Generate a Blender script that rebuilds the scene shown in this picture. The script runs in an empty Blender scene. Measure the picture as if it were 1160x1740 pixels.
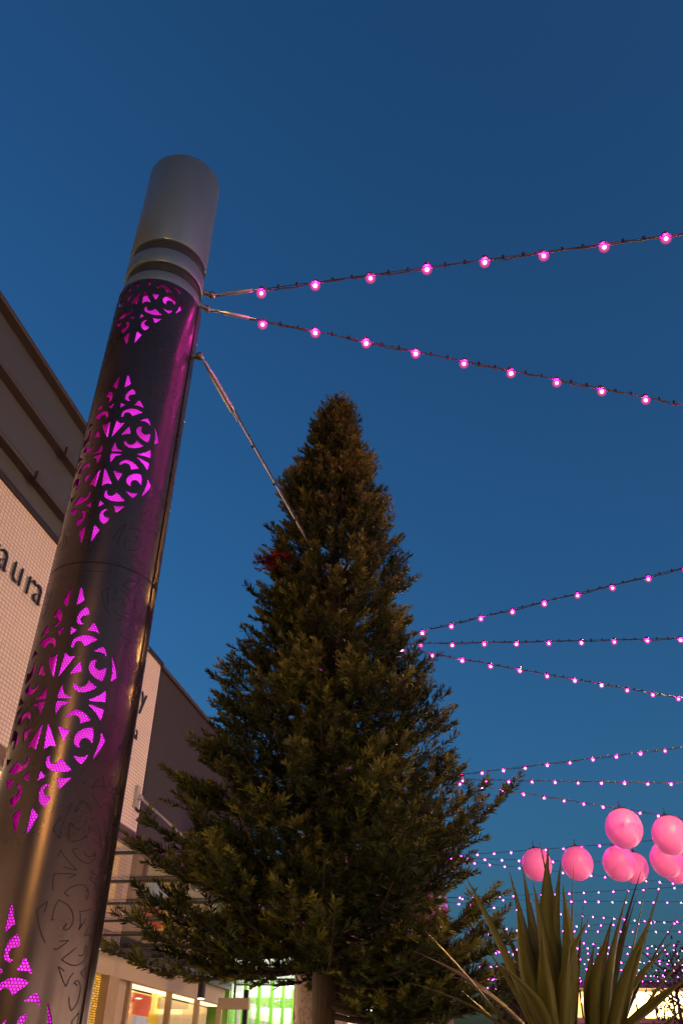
import bpy, math, random
import numpy as np
from mathutils import Vector, Matrix

# ------------------------------------------------------------------ camera, sky, exposure
sc = bpy.context.scene
C = sc.collection
EYE = 1.6
PITCH, ROLL = math.radians(34.3), math.radians(1.1)
cam_d = bpy.data.cameras.new('camera')
cam = bpy.data.objects.new('camera', cam_d)
C.objects.link(cam)
sc.camera = cam
cam_d.sensor_fit = 'VERTICAL'
cam_d.sensor_height = 24.0
cam_d.lens = 24.0 * 1408.0 / 1740.0
cam_d.clip_end = 3000
_f = Vector((0, math.cos(PITCH), math.sin(PITCH)))
_r = Vector((1, 0, 0))
_u = _r.cross(_f)
_r2 = _r * math.cos(ROLL) + _u * math.sin(ROLL)
_u2 = -_r * math.sin(ROLL) + _u * math.cos(ROLL)
m3 = Matrix((_r2, _u2, -_f)).transposed()
cam.matrix_world = Matrix.Translation((0, 0, EYE)) @ m3.to_4x4()

world = bpy.data.worlds.new('World')
sc.world = world
world.use_nodes = True
wn = world.node_tree
wn.nodes.clear()
sky = wn.nodes.new('ShaderNodeTexSky')
sky.sky_type = 'NISHITA'
sky.sun_disc = False
sky.sun_elevation = math.radians(2.0)
sky.sun_rotation = math.radians(120)
sky.ozone_density = 4.4
sky.dust_density = 3.6
bgn = wn.nodes.new('ShaderNodeBackground')
bgn.inputs[1].default_value = 0.14
won = wn.nodes.new('ShaderNodeOutputWorld')
tint = wn.nodes.new('ShaderNodeMix')
tint.data_type = 'RGBA'; tint.blend_type = 'MULTIPLY'
tint.inputs['Factor'].default_value = 1.0
tint.inputs['B'].default_value = (1.08, 1.13, 1.0, 1)
wn.links.new(sky.outputs[0], tint.inputs['A'])
wn.links.new(tint.outputs['Result'], bgn.inputs[0])
wn.links.new(bgn.outputs[0], won.inputs[0])

sc.view_settings.view_transform = 'Standard'
sc.view_settings.look = 'None'
sc.view_settings.exposure = 1.5
sc.view_settings.gamma = 1.0
sc.view_settings.use_curve_mapping = False
sc.render.engine = 'CYCLES'
sc.cycles.use_denoising = True
try:
    sc.cycles.denoiser = 'OPENIMAGEDENOISE'
except Exception:
    pass
sc.cycles.max_bounces = 8
sc.cycles.transparent_max_bounces = 24
sc.cycles.sample_clamp_indirect = 4.0
sc.cycles.caustics_reflective = False
sc.cycles.caustics_refractive = False

rnd = random.Random(7)
R_ = np.random.RandomState(5)

# street frame: s runs along the street, n to its left
AS = math.radians(10.43)
SD = np.array([math.sin(AS), math.cos(AS), 0.0])
ND = np.array([-math.cos(AS), math.sin(AS), 0.0])
def W(s, n, z):
    return tuple(SD * s + ND * n + np.array([0, 0, z]))
STREET_ROT = -AS          # local +Y along the street, local +X to the right of it
def street_matrix(s, n, z=0.0):
    return Matrix.Translation(W(s, n, z)) @ Matrix.Rotation(STREET_ROT, 4, 'Z')

# ------------------------------------------------------------------ materials
MATS = {}
def mat(name, col, rough=0.6, metal=0.0, emit=None, es=0.0, noise=None, bump=None, spec=0.5, coat=0.0, trans=0.0):
    """Principled; noise=(scale, amount) varies the colour, bump=(scale, strength)"""
    m = bpy.data.materials.new(name)
    m.use_nodes = True
    nt = m.node_tree
    b = nt.nodes['Principled BSDF']
    b.inputs['Base Color'].default_value = (*col, 1)
    b.inputs['Roughness'].default_value = rough
    b.inputs['Metallic'].default_value = metal
    b.inputs['Specular IOR Level'].default_value = spec
    b.inputs['Coat Weight'].default_value = coat
    b.inputs['Transmission Weight'].default_value = trans
    if emit:
        b.inputs['Emission Color'].default_value = (*emit, 1)
        b.inputs['Emission Strength'].default_value = es
    if noise or bump:
        tc = nt.nodes.new('ShaderNodeTexCoord')
    if noise:
        n1 = nt.nodes.new('ShaderNodeTexNoise')
        n1.inputs['Scale'].default_value = noise[0]
        n1.inputs['Detail'].default_value = 6
        n1.inputs['Roughness'].default_value = 0.65
        nt.links.new(tc.outputs['Object'], n1.inputs['Vector'])
        mx = nt.nodes.new('ShaderNodeMix')
        mx.data_type = 'RGBA'
        lo = [c * (1 - noise[1]) for c in col]
        hi = [min(1, c * (1 + noise[1])) for c in col]
        mx.inputs['A'].default_value = (*lo, 1)
        mx.inputs['B'].default_value = (*hi, 1)
        nt.links.new(n1.outputs['Fac'], mx.inputs['Factor'])
        nt.links.new(mx.outputs['Result'], b.inputs['Base Color'])
        mr = nt.nodes.new('ShaderNodeMapRange')
        mr.inputs['To Min'].default_value = max(0.02, rough - 0.12)
        mr.inputs['To Max'].default_value = min(1, rough + 0.12)
        nt.links.new(n1.outputs['Fac'], mr.inputs['Value'])
        nt.links.new(mr.outputs['Result'], b.inputs['Roughness'])
    if bump:
        n2 = nt.nodes.new('ShaderNodeTexNoise')
        n2.inputs['Scale'].default_value = bump[0]
        n2.inputs['Detail'].default_value = 4
        nt.links.new(tc.outputs['Object'], n2.inputs['Vector'])
        bp = nt.nodes.new('ShaderNodeBump')
        bp.inputs['Strength'].default_value = bump[1]
        bp.inputs['Distance'].default_value = 0.01
        nt.links.new(n2.outputs['Fac'], bp.inputs['Height'])
        nt.links.new(bp.outputs['Normal'], b.inputs['Normal'])
    MATS[name] = m
    return m

M_shell = mat('gunmetal_paint', (0.082, 0.058, 0.058), rough=0.29, metal=0.86, noise=(3.0, 0.15), bump=(4.0, 0.10), spec=0.4)
M_cap = mat('satin_grey_metal', (0.15, 0.185, 0.21), rough=0.36, metal=0.55, noise=(2.0, 0.1))
M_gapshade = mat('gap_shade_black', (0.012, 0.011, 0.012), rough=0.6)  # black stands in for the shade in the gaps between rings
M_groove = mat('groove_black', (0.006, 0.005, 0.007), rough=0.8)
M_steel = mat('galvanised_steel', (0.42, 0.40, 0.38), rough=0.35, metal=0.85, noise=(20, 0.2))
M_cable = mat('black_cable', (0.015, 0.014, 0.016), rough=0.55)
M_wire = mat('steel_wire', (0.16, 0.15, 0.15), rough=0.4, metal=0.8)
M_bulb = mat('led_filament', (0.9, 0.4, 0.7), rough=0.3, emit=(1.0, 0.016, 0.56), es=800)
M_socket = mat('dark_red_socket', (0.10, 0.015, 0.04), rough=0.45)  # dark red cap colour
M_core = mat('led_core', (0.5, 0.05, 0.5), emit=(0.80, 0.03, 0.88), es=0.46)
_nt = M_core.node_tree; _n = _nt.nodes.new('ShaderNodeTexNoise'); _n.inputs['Scale'].default_value = 5.5; _n.inputs['Detail'].default_value = 2
_tc = _nt.nodes.new('ShaderNodeTexCoord'); _nt.links.new(_tc.outputs['Object'], _n.inputs['Vector'])
_mr = _nt.nodes.new('ShaderNodeMapRange'); _mr.inputs['From Min'].default_value = 0.3; _mr.inputs['From Max'].default_value = 0.7
_mr.inputs['To Min'].default_value = 0.25; _mr.inputs['To Max'].default_value = 1.0
_nt.links.new(_n.outputs['Fac'], _mr.inputs['Value']); _nt.links.new(_mr.outputs['Result'], _nt.nodes['Principled BSDF'].inputs['Emission Strength'])
M_ball = mat('pink_lantern', (0.74, 0.16, 0.46), rough=0.42, emit=(1.0, 0.13, 0.42), es=0.07, noise=(1.6, 0.10), coat=0.12, bump=(3.0, 0.12))
M_trim = mat('brown_flashing', (0.048, 0.036, 0.031), rough=0.5, noise=(2, 0.2))
M_panel = mat('charcoal_cladding', (0.048, 0.053, 0.064), rough=0.6, noise=(0.8, 0.12))
M_darkwall = mat('plum_grey_render', (0.022, 0.019, 0.022), rough=0.75, noise=(1.2, 0.12), bump=(60, 0.2))
M_letter = mat('black_letter', (0.01, 0.01, 0.01), rough=0.4)
M_alu = mat('aluminium_bracket', (0.45, 0.44, 0.43), rough=0.4, metal=0.6)
M_bronze = mat('dark_bronze_frame', (0.022, 0.018, 0.016), rough=0.45, metal=0.3)
M_beige = mat('beige_plaster', (0.50, 0.40, 0.30), rough=0.8, noise=(1.5, 0.1))
M_stone = mat('warm_stone', (0.42, 0.31, 0.20), rough=0.7, noise=(4, 0.25), bump=(25, 0.4))
M_ground = mat('plaza_paving', (0.20, 0.18, 0.165), rough=0.8, noise=(0.6, 0.25), bump=(8, 0.3))
M_bark = mat('fir_bark', (0.042, 0.023, 0.015), rough=0.85, noise=(14, 0.4), bump=(30, 0.8))
M_tinsel = mat('red_tinsel', (0.20, 0.010, 0.010), rough=0.4, metal=0.1)
M_roof = mat('roof_metal', (0.10, 0.10, 0.11), rough=0.55)
M_white = mat('white_paint', (0.75, 0.74, 0.70), rough=0.6)
M_lampglass = mat('lamp_glass', (0.9, 0.8, 0.6), emit=(1.0, 0.72, 0.36), es=18)
M_down = mat('downlight_lens', (0.9, 0.9, 0.85), emit=(1.0, 0.93, 0.78), es=4)
M_soffit = mat('glowing_soffit', (0.8, 0.8, 0.78), emit=(1.0, 0.97, 0.85), es=1.3)  # emission in place of downlights shining on the white soffits
M_band = mat('lit_window_band', (0.9, 0.8, 0.6), emit=(1.0, 0.66, 0.22), es=2.2)
M_green = mat('lime_panel', (0.22, 0.50, 0.05), rough=0.5, noise=(0.7, 0.2))
M_greenglow = mat('lime_glow_wall', (0.3, 0.6, 0.1), emit=(0.36, 0.78, 0.12), es=0.20)  # wall made to glow instead of lighting the green room
M_warmlit = mat('warm_shop_light', (0.9, 0.8, 0.6), emit=(1.0, 0.70, 0.36), es=0.9)
M_shopfront = mat('bright_shopfront', (0.9, 0.8, 0.6), emit=(1.0, 0.76, 0.52), es=2.6)
M_red = mat('poster_orange', (0.75, 0.14, 0.03), rough=0.5, noise=(2, 0.2), emit=(1.0, 0.13, 0.03), es=0.09)  # glow put into the display colour in place of shop light
M_glowwall = mat('glowing_shop_wall', (0.7, 0.6, 0.45), emit=(1.0, 0.62, 0.22), es=0.10, noise=(1.2, 0.3))  # plain back wall given a glow in place of room light
M_yellow = mat('poster_yellow', (0.85, 0.55, 0.03), rough=0.5, emit=(1.0, 0.55, 0.02), es=0.15)  # yellow and pale display colours carry the same added glow
M_pale = mat('poster_pale', (0.62, 0.70, 0.75), rough=0.5, emit=(0.7, 0.85, 1.0), es=0.08)
M_tintwall = mat('right_wall_violet_tint', (0.20, 0.045, 0.18), rough=0.8, noise=(1, 0.15))  # violet chosen so the column reflects a purple wash

def nodes_mat(name):
    m = bpy.data.materials.new(name)
    m.use_nodes = True
    nt = m.node_tree
    return m, nt, nt.nodes['Principled BSDF'], nt.nodes.new, nt.links.new

# perforated sheet: hexagonal holes let the lit core behind show
m, nt, b, N, LK = nodes_mat('perforated_sheet')
uv = N('ShaderNodeUVMap')
sep = N('ShaderNodeSeparateXYZ')
LK(uv.outputs[0], sep.inputs[0])
PITCHH = 0.0135
def hexdist(off):
    outs = []
    for k, (comp, per) in enumerate(((0, PITCHH), (1, PITCHH * math.sqrt(3)))):
        a = N('ShaderNodeMath'); a.operation = 'ADD'; a.inputs[1].default_value = off * per * 0.5 + 50 * per
        LK(sep.outputs[comp], a.inputs[0])
        md = N('ShaderNodeMath'); md.operation = 'MODULO'; md.inputs[1].default_value = per
        LK(a.outputs[0], md.inputs[0])
        s_ = N('ShaderNodeMath'); s_.operation = 'SUBTRACT'; s_.inputs[1].default_value = per * 0.5
        LK(md.outputs[0], s_.inputs[0])
        q = N('ShaderNodeMath'); q.operation = 'POWER'; q.inputs[1].default_value = 2
        ab = N('ShaderNodeMath'); ab.operation = 'ABSOLUTE'
        LK(s_.outputs[0], ab.inputs[0]); LK(ab.outputs[0], q.inputs[0])
        outs.append(q)
    sm = N('ShaderNodeMath'); sm.operation = 'ADD'
    LK(outs[0].outputs[0], sm.inputs[0]); LK(outs[1].outputs[0], sm.inputs[1])
    return sm
mn = N('ShaderNodeMath'); mn.operation = 'MINIMUM'
LK(hexdist(0).outputs[0], mn.inputs[0]); LK(hexdist(1).outputs[0], mn.inputs[1])
lt = N('ShaderNodeMath'); lt.operation = 'LESS_THAN'; lt.inputs[1].default_value = 0.0044 ** 2
LK(mn.outputs[0], lt.inputs[0])
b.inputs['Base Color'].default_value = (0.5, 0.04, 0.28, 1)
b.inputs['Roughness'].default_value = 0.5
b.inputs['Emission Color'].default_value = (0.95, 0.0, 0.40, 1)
b.inputs['Emission Strength'].default_value = 0.052  # faint glow stands in for light scattered onto the web
tr = N('ShaderNodeBsdfTransparent')
mixs = N('ShaderNodeMixShader')
LK(lt.outputs[0], mixs.inputs[0]); LK(b.outputs[0], mixs.inputs[1]); LK(tr.outputs[0], mixs.inputs[2])
LK(mixs.outputs[0], nt.nodes['Material Output'].inputs['Surface'])
M_perf = m

# small wall tiles in courses
m, nt, b, N, LK = nodes_mat('peach_tile_wall')
tc = N('ShaderNodeTexCoord')
mp = N('ShaderNodeMapping'); mp.inputs['Rotation'].default_value = (math.radians(90), 0, math.radians(90))
LK(tc.outputs['Object'], mp.inputs[0])
sx = N('ShaderNodeSeparateXYZ'); LK(tc.outputs['Object'], sx.inputs[0])
cb = N('ShaderNodeCombineXYZ'); LK(sx.outputs[1], cb.inputs[0]); LK(sx.outputs[2], cb.inputs[1])
br = N('ShaderNodeTexBrick')
br.offset = 0.0
br.inputs['Color1'].default_value = (0.70, 0.62, 0.575, 1)
br.inputs['Color2'].default_value = (0.65, 0.57, 0.525, 1)
br.inputs['Mortar'].default_value = (0.34, 0.255, 0.215, 1)
br.inputs['Scale'].default_value = 1.0
br.inputs['Mortar Size'].default_value = 0.007
br.inputs['Mortar Smooth'].default_value = 0.3
br.inputs['Brick Width'].default_value = 0.085
br.inputs['Row Height'].default_value = 0.062
LK(cb.outputs[0], br.inputs['Vector'])
nz = N('ShaderNodeTexNoise'); nz.inputs['Scale'].default_value = 0.5; nz.inputs['Detail'].default_value = 8
LK(tc.outputs['Object'], nz.inputs['Vector'])
mr = N('ShaderNodeMapRange'); mr.inputs['To Min'].default_value = 0.80; mr.inputs['To Max'].default_value = 1.12
LK(nz.outputs['Fac'], mr.inputs['Value'])
mm = N('ShaderNodeMix'); mm.data_type = 'RGBA'; mm.blend_type = 'MULTIPLY'; mm.inputs['Factor'].default_value = 1
LK(br.outputs['Color'], mm.inputs['A']); LK(mr.outputs['Result'], mm.inputs['B'])
LK(mm.outputs['Result'], b.inputs['Base Color'])
b.inputs['Roughness'].default_value = 0.55
bp = N('ShaderNodeBump'); bp.inputs['Strength'].default_value = 0.5; bp.inputs['Distance'].default_value = 0.004; bp.invert = True
LK(br.outputs['Fac'], bp.inputs['Height']); LK(bp.outputs['Normal'], b.inputs['Normal'])
M_tile = m

# thin glass for canopy and shop fronts
def thin_glass(name, tint, gloss):
    m, nt, b, N, LK = nodes_mat(name)
    t = N('ShaderNodeBsdfTransparent'); t.inputs[0].default_value = (*tint, 1)
    g = N('ShaderNodeBsdfGlossy'); g.inputs['Roughness'].default_value = 0.04
    lw = N('ShaderNodeLayerWeight'); lw.inputs[0].default_value = 0.5      # same from both sides of the sheet
    p5 = N('ShaderNodeMath'); p5.operation = 'POWER'; p5.inputs[1].default_value = 5.0
    LK(lw.outputs['Facing'], p5.inputs[0])
    fr = N('ShaderNodeMath'); fr.operation = 'MULTIPLY_ADD'; fr.inputs[1].default_value = gloss; fr.inputs[2].default_value = 0.04
    LK(p5.outputs[0], fr.inputs[0])
    mx = N('ShaderNodeMixShader')
    LK(fr.outputs[0], mx.inputs[0]); LK(t.outputs[0], mx.inputs[1]); LK(g.outputs[0], mx.inputs[2])
    LK(mx.outputs[0], nt.nodes['Material Output'].inputs['Surface'])
    return m
m, nt, b, N, LK = nodes_mat('pink_halo')  # soft emissive sphere imitating lens bloom, fading towards its rim
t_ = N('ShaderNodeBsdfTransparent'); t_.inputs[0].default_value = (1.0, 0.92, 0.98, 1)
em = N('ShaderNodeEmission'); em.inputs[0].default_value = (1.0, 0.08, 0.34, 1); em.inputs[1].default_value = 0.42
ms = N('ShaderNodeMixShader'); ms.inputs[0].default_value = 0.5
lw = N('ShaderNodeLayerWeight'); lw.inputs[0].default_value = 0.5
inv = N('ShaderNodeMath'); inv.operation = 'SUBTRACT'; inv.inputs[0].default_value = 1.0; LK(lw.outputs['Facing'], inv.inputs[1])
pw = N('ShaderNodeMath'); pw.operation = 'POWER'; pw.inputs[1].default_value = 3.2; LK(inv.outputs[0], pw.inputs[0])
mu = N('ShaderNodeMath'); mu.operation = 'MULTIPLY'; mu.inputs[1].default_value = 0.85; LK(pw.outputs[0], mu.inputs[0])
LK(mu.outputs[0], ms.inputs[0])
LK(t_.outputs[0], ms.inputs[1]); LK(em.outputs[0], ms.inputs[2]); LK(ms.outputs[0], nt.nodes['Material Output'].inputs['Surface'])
M_halo = m
M_glass = thin_glass('canopy_glass', (0.90, 0.91, 0.90), 0.8)
M_shopglass = thin_glass('shop_glass', (0.95, 0.96, 0.95), 0.8)

# gold sequin curtain
m, nt, b, N, LK = nodes_mat('gold_sequins')
tc = N('ShaderNodeTexCoord')
sx = N('ShaderNodeSeparateXYZ'); LK(tc.outputs['Object'], sx.inputs[0])
cb = N('ShaderNodeCombineXYZ'); LK(sx.outputs[1], cb.inputs[0]); LK(sx.outputs[2], cb.inputs[1])
br = N('ShaderNodeTexBrick'); br.inputs['Scale'].default_value = 1.0
br.inputs['Brick Width'].default_value = 0.06; br.inputs['Row Height'].default_value = 0.035
br.inputs['Mortar Size'].default_value = 0.006
br.inputs['Color1'].default_value = (0.9, 0.50, 0.06, 1); br.inputs['Color2'].default_value = (0.42, 0.20, 0.02, 1)
br.inputs['Mortar'].default_value = (0.10, 0.04, 0.005, 1)
LK(cb.outputs[0], br.inputs['Vector'])
LK(br.outputs['Color'], b.inputs['Base Color'])
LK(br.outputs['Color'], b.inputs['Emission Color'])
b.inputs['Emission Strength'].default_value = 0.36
b.inputs['Metallic'].default_value = 0.6; b.inputs['Roughness'].default_value = 0.3
M_gold = m

# fir needles, tone per shoot
def leaf_mat(name, dark, mid, light, rough, transl):
    m, nt, b, N, LK = nodes_mat(name)
    at = N('ShaderNodeAttribute'); at.attribute_name = 'tone'
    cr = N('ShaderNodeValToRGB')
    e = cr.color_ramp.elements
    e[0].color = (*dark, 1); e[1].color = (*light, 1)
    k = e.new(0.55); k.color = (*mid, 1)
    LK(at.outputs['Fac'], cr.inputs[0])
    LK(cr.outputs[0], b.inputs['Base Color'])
    b.inputs['Roughness'].default_value = rough
    b.inputs['Specular IOR Level'].default_value = 0.14
    tl = N('ShaderNodeBsdfTranslucent')
    LK(cr.outputs[0], tl.inputs[0])
    mx = N('ShaderNodeMixShader'); mx.inputs[0].default_value = transl
    LK(b.outputs[0], mx.inputs[1]); LK(tl.outputs[0], mx.inputs[2])
    LK(mx.outputs[0], nt.nodes['Material Output'].inputs['Surface'])
    return m
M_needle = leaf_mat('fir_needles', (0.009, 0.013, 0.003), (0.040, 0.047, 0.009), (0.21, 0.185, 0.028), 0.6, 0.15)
M_redneedle = leaf_mat('rust_red_needles', (0.05, 0.006, 0.004), (0.11, 0.012, 0.008), (0.20, 0.025, 0.014), 0.6, 0.1)
M_farleaf = leaf_mat('far_foliage', (0.03, 0.035, 0.02), (0.045, 0.05, 0.025), (0.08, 0.07, 0.03), 0.7, 0.1)
m, nt, b, N, LK = nodes_mat('yucca_leaf')
uvn = N('ShaderNodeUVMap'); sp = N('ShaderNodeSeparateXYZ'); LK(uvn.outputs[0], sp.inputs[0])
wv = N('ShaderNodeTexNoise'); wv.inputs['Scale'].default_value = 1; wv.inputs['Detail'].default_value = 3
mpp = N('ShaderNodeMapping'); mpp.inputs['Scale'].default_value = (28, 1.6, 1); LK(uvn.outputs[0], mpp.inputs[0]); LK(mpp.outputs[0], wv.inputs['Vector'])
cr = N('ShaderNodeValToRGB'); cr.color_ramp.elements[0].color = (0.062, 0.060, 0.012, 1); cr.color_ramp.elements[1].color = (0.155, 0.140, 0.032, 1)
cr.color_ramp.elements[0].position = 0.3; cr.color_ramp.elements[1].position = 0.75
LK(wv.outputs['Fac'], cr.inputs[0]); LK(cr.outputs[0], b.inputs['Base Color'])
b.inputs['Roughness'].default_value = 0.5
b.inputs['Specular IOR Level'].default_value = 0.2
tl = N('ShaderNodeBsdfTranslucent'); LK(cr.outputs[0], tl.inputs[0])
mx = N('ShaderNodeMixShader'); mx.inputs[0].default_value = 0.15
LK(b.outputs[0], mx.inputs[1]); LK(tl.outputs[0], mx.inputs[2]); LK(mx.outputs[0], nt.nodes['Material Output'].inputs['Surface'])
M_yucca = m
M_yucca_dry = mat('dry_yucca_leaf', (0.040, 0.030, 0.010), rough=0.7, noise=(9, 0.35))

# ------------------------------------------------------------------ mesh helpers
class MB:
    def __init__(self):
        self.v = []; self.f = []; self.uv = None
    def box(self, x0, x1, y0, y1, z0, z1):
        b = len(self.v)
        self.v += [(x0, y0, z0), (x1, y0, z0), (x1, y1, z0), (x0, y1, z0), (x0, y0, z1), (x1, y0, z1), (x1, y1, z1), (x0, y1, z1)]
        for q in ((0, 3, 2, 1), (4, 5, 6, 7), (0, 1, 5, 4), (1, 2, 6, 5), (2, 3, 7, 6), (3, 0, 4, 7)):
            self.f.append(tuple(b + i for i in q))
        return self
    def tube(self, pts, rad, sides=6, caps=True):
        pts = [Vector(p) for p in pts]
        n = len(pts)
        rads = rad if isinstance(rad, (list, tuple)) else [rad] * n
        b0 = len(self.v)
        up = Vector((0, 0, 1))
        for i, p in enumerate(pts):
            t = (pts[min(i + 1, n - 1)] - pts[max(i - 1, 0)]).normalized()
            a = t.cross(up)
            if a.length < 1e-3:
                a = t.cross(Vector((1, 0, 0)))
            a.normalize(); c = a.cross(t)
            for k in range(sides):
                an = 2 * math.pi * k / sides
                self.v.append(tuple(p + (a * math.cos(an) + c * math.sin(an)) * rads[i]))
        for i in range(n - 1):
            for k in range(sides):
                k2 = (k + 1) % sides
                self.f.append((b0 + i * sides + k, b0 + i * sides + k2, b0 + (i + 1) * sides + k2, b0 + (i + 1) * sides + k))
        if caps:
            self.f.append(tuple(b0 + k for k in range(sides))[::-1])
            self.f.append(tuple(b0 + (n - 1) * sides + k for k in range(sides)))
        return self
    def lathe(self, prof, sides=64, cx=0, cy=0, closed=True):
        b0 = len(self.v)
        for r, z in prof:
            for k in range(sides):
                an = 2 * math.pi * k / sides
                self.v.append((cx + r * math.cos(an), cy + r * math.sin(an), z))
        n = len(prof)
        for i in range(n - 1):
            for k in range(sides):
                k2 = (k + 1) % sides
                self.f.append((b0 + i * sides + k, b0 + i * sides + k2, b0 + (i + 1) * sides + k2, b0 + (i + 1) * sides + k))
        if closed:
            self.f.append(tuple(b0 + k for k in range(sides))[::-1])
            self.f.append(tuple(b0 + (n - 1) * sides + k for k in range(sides)))
        return self
    def ball(self, c, r, seg=10, rings=7, sc_=(1, 1, 1)):
        prof = []
        b0 = len(self.v)
        for i in range(rings + 1):
            th = math.pi * i / rings
            for k in range(seg):
                an = 2 * math.pi * k / seg
                self.v.append((c[0] + r * sc_[0] * math.sin(th) * math.cos(an), c[1] + r * sc_[1] * math.sin(th) * math.sin(an), c[2] - r * sc_[2] * math.cos(th)))
        for i in range(rings):
            for k in range(seg):
                k2 = (k + 1) % seg
                self.f.append((b0 + i * seg + k, b0 + i * seg + k2, b0 + (i + 1) * seg + k2, b0 + (i + 1) * seg + k))
        return self
    def mesh(self, name, m, smooth=False, bevel=0):
        me = bpy.data.meshes.new(name)
        me.from_pydata(self.v, [], self.f)
        me.materials.append(m)
        if smooth:
            me.polygons.foreach_set('use_smooth', [True] * len(me.polygons))
            try:
                me.set_sharp_from_angle(angle=math.radians(40))
            except Exception:
                pass
        me.validate(); me.update()
        return me
    def build(self, name, m, parent=None, smooth=False, bevel=0, mw=None):
        o = bpy.data.objects.new(name, self.mesh(name, m, smooth))
        C.objects.link(o)
        if parent:
            o.parent = parent
        if mw is not None:
            o.matrix_world = mw
        if bevel:
            md = o.modifiers.new('bevel', 'BEVEL'); md.width = bevel; md.segments = 2; md.limit_method = 'ANGLE'
        return o
def np_mesh(name, v, tris, m, tone=None, quads=False, smooth=False):
    me = bpy.data.meshes.new(name)
    nv, nf = len(v), len(tris)
    k = tris.shape[1]
    me.vertices.add(nv); me.vertices.foreach_set('co', np.ascontiguousarray(v, dtype=np.float32).ravel())
    me.loops.add(nf * k); me.loops.foreach_set('vertex_index', np.ascontiguousarray(tris, dtype=np.int32).ravel())
    me.polygons.add(nf)
    me.polygons.foreach_set('loop_start', np.arange(0, nf * k, k, dtype=np.int32))
    me.polygons.foreach_set('loop_total', np.full(nf, k, dtype=np.int32))
    if smooth:
        me.polygons.foreach_set('use_smooth', np.ones(nf, dtype=bool))
    me.materials.append(m)
    if tone is not None:
        a = me.attributes.new('tone', 'FLOAT', 'POINT'); a.data.foreach_set('value', np.ascontiguousarray(tone, dtype=np.float32))
    me.update(calc_edges=True)
    return me
def link(o, parent=None):
    C.objects.link(o)
    if parent:
        o.parent = parent
    return o
def tag(o, label=None, cat=None, group=None, kind=None):
    if label: o['label'] = label
    if cat: o['category'] = cat
    if group: o['group'] = group
    if kind: o['kind'] = kind
    return o
def thing(name, label, cat, mw=None, group=None):
    o = bpy.data.objects.new(name, None)
    o.empty_display_size = 0.2
    C.objects.link(o)
    if mw is not None:
        o.matrix_world = mw
    return tag(o, label, cat, group)
def copy_tree(root, mw, label=None):
    r = root.copy(); C.objects.link(r); r.matrix_world = mw
    if label: r['label'] = label
    def rec(src, dst):
        for ch in src.children:
            c = ch.copy(); C.objects.link(c); c.parent = dst; c.matrix_parent_inverse = ch.matrix_parent_inverse.copy()
            rec(ch, c)
    rec(root, r)
    return r

# ------------------------------------------------------------------ ground and sky-side setting
g = MB()
g.v = [(-1500, -1500, 0), (1500, -1500, 0), (1500, 1500, 0), (-1500, 1500, 0)]; g.f = [(0, 1, 2, 3)]
tag(g.build('ground', M_ground), kind='structure')

# ------------------------------------------------------------------ restaurant building on the left
LW = 6.6
SM = street_matrix(0, 0)              # local: x = -n, y = s
def bx(mb, s0, s1, n0, n1, z0, z1):
    return mb.box(-n1, -n0, s0, s1, z0, z1)
rb = thing('restaurant_building', 'peach tiled building with black sign letters and charcoal parapet, left of the light column', 'building', SM)
bx(MB(), -14, 15.30, LW, LW + 0.3, 3.34, 8.66).build('tiled_wall', M_tile, rb)
bx(MB(), -14, 15.30, LW - 0.06, LW + 0.34, 8.66, 8.74).build('coping', M_bronze, rb, bevel=0.008)
bx(MB(), -14, 15.28, LW + 0.32, 16, 3.34, 8.5).build('body', M_darkwall, rb)
zb = [8.75, 9.20, 10.10, 10.98]
for i in range(3):
    p = bx(MB(), -14, 12.7, LW + 0.02 - 0.03 * i, LW + 0.30, zb[i], zb[i + 1] - 0.092).build('parapet_panel', M_panel, rb)
    t = bx(MB(), -14, 12.75, LW - 0.13 - 0.03 * i, LW + 0.32, zb[i + 1] - 0.09, zb[i + 1] - 0.002).build('flashing', M_trim, rb, bevel=0.01)
    if i < 2:
        for s in (9.2, 11.9, 6.2) if i == 0 else (9.75, 6.6):
            bx(MB(), s, s + 0.22, LW - 0.17 - 0.03 * i, LW - 0.128 - 0.03 * i, zb[i + 1] - 0.15, zb[i + 1] + 0.03).build('flashing_joint', M_trim, t)
def letter(ch, s, z, size, parent):
    cu = bpy.data.curves.new('letter', 'FONT')
    cu.body = ch; cu.size = size; cu.extrude = 0.012; cu.offset = -0.011
    cu.materials.append(M_letter)
    cu.resolution_u = 6
    tmp = bpy.data.objects.new('letter_curve', cu); C.objects.link(tmp)
    dg = bpy.context.evaluated_depsgraph_get(); dg.update()
    me = bpy.data.meshes.new_from_object(tmp.evaluated_get(dg), depsgraph=dg)
    bpy.data.objects.remove(tmp); bpy.data.curves.remove(cu)
    o = bpy.data.objects.new('letter', me); link(o, parent)
    # text x runs along +s (local y), text up is z, faces local +x
    o.matrix_local = Matrix.Translation((-LW + 0.035, s, z)) @ Matrix(((0, 0, 1), (1, 0, 0), (0, 1, 0))).to_4x4()
    return o
SZ = 0.68
for k, ch in enumerate('Restaurant'):
    offs = [0, .46, .83, 1.14, 1.36, 1.74, 2.17, 2.40, 2.80, 3.20]
    letter(ch, 9.02 - 1.36 + offs[k], 7.47, SZ, rb)
letter('y', 14.48, 7.50, SZ, rb)
letter('a', 14.44, 6.84, 0.42, rb)

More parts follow.
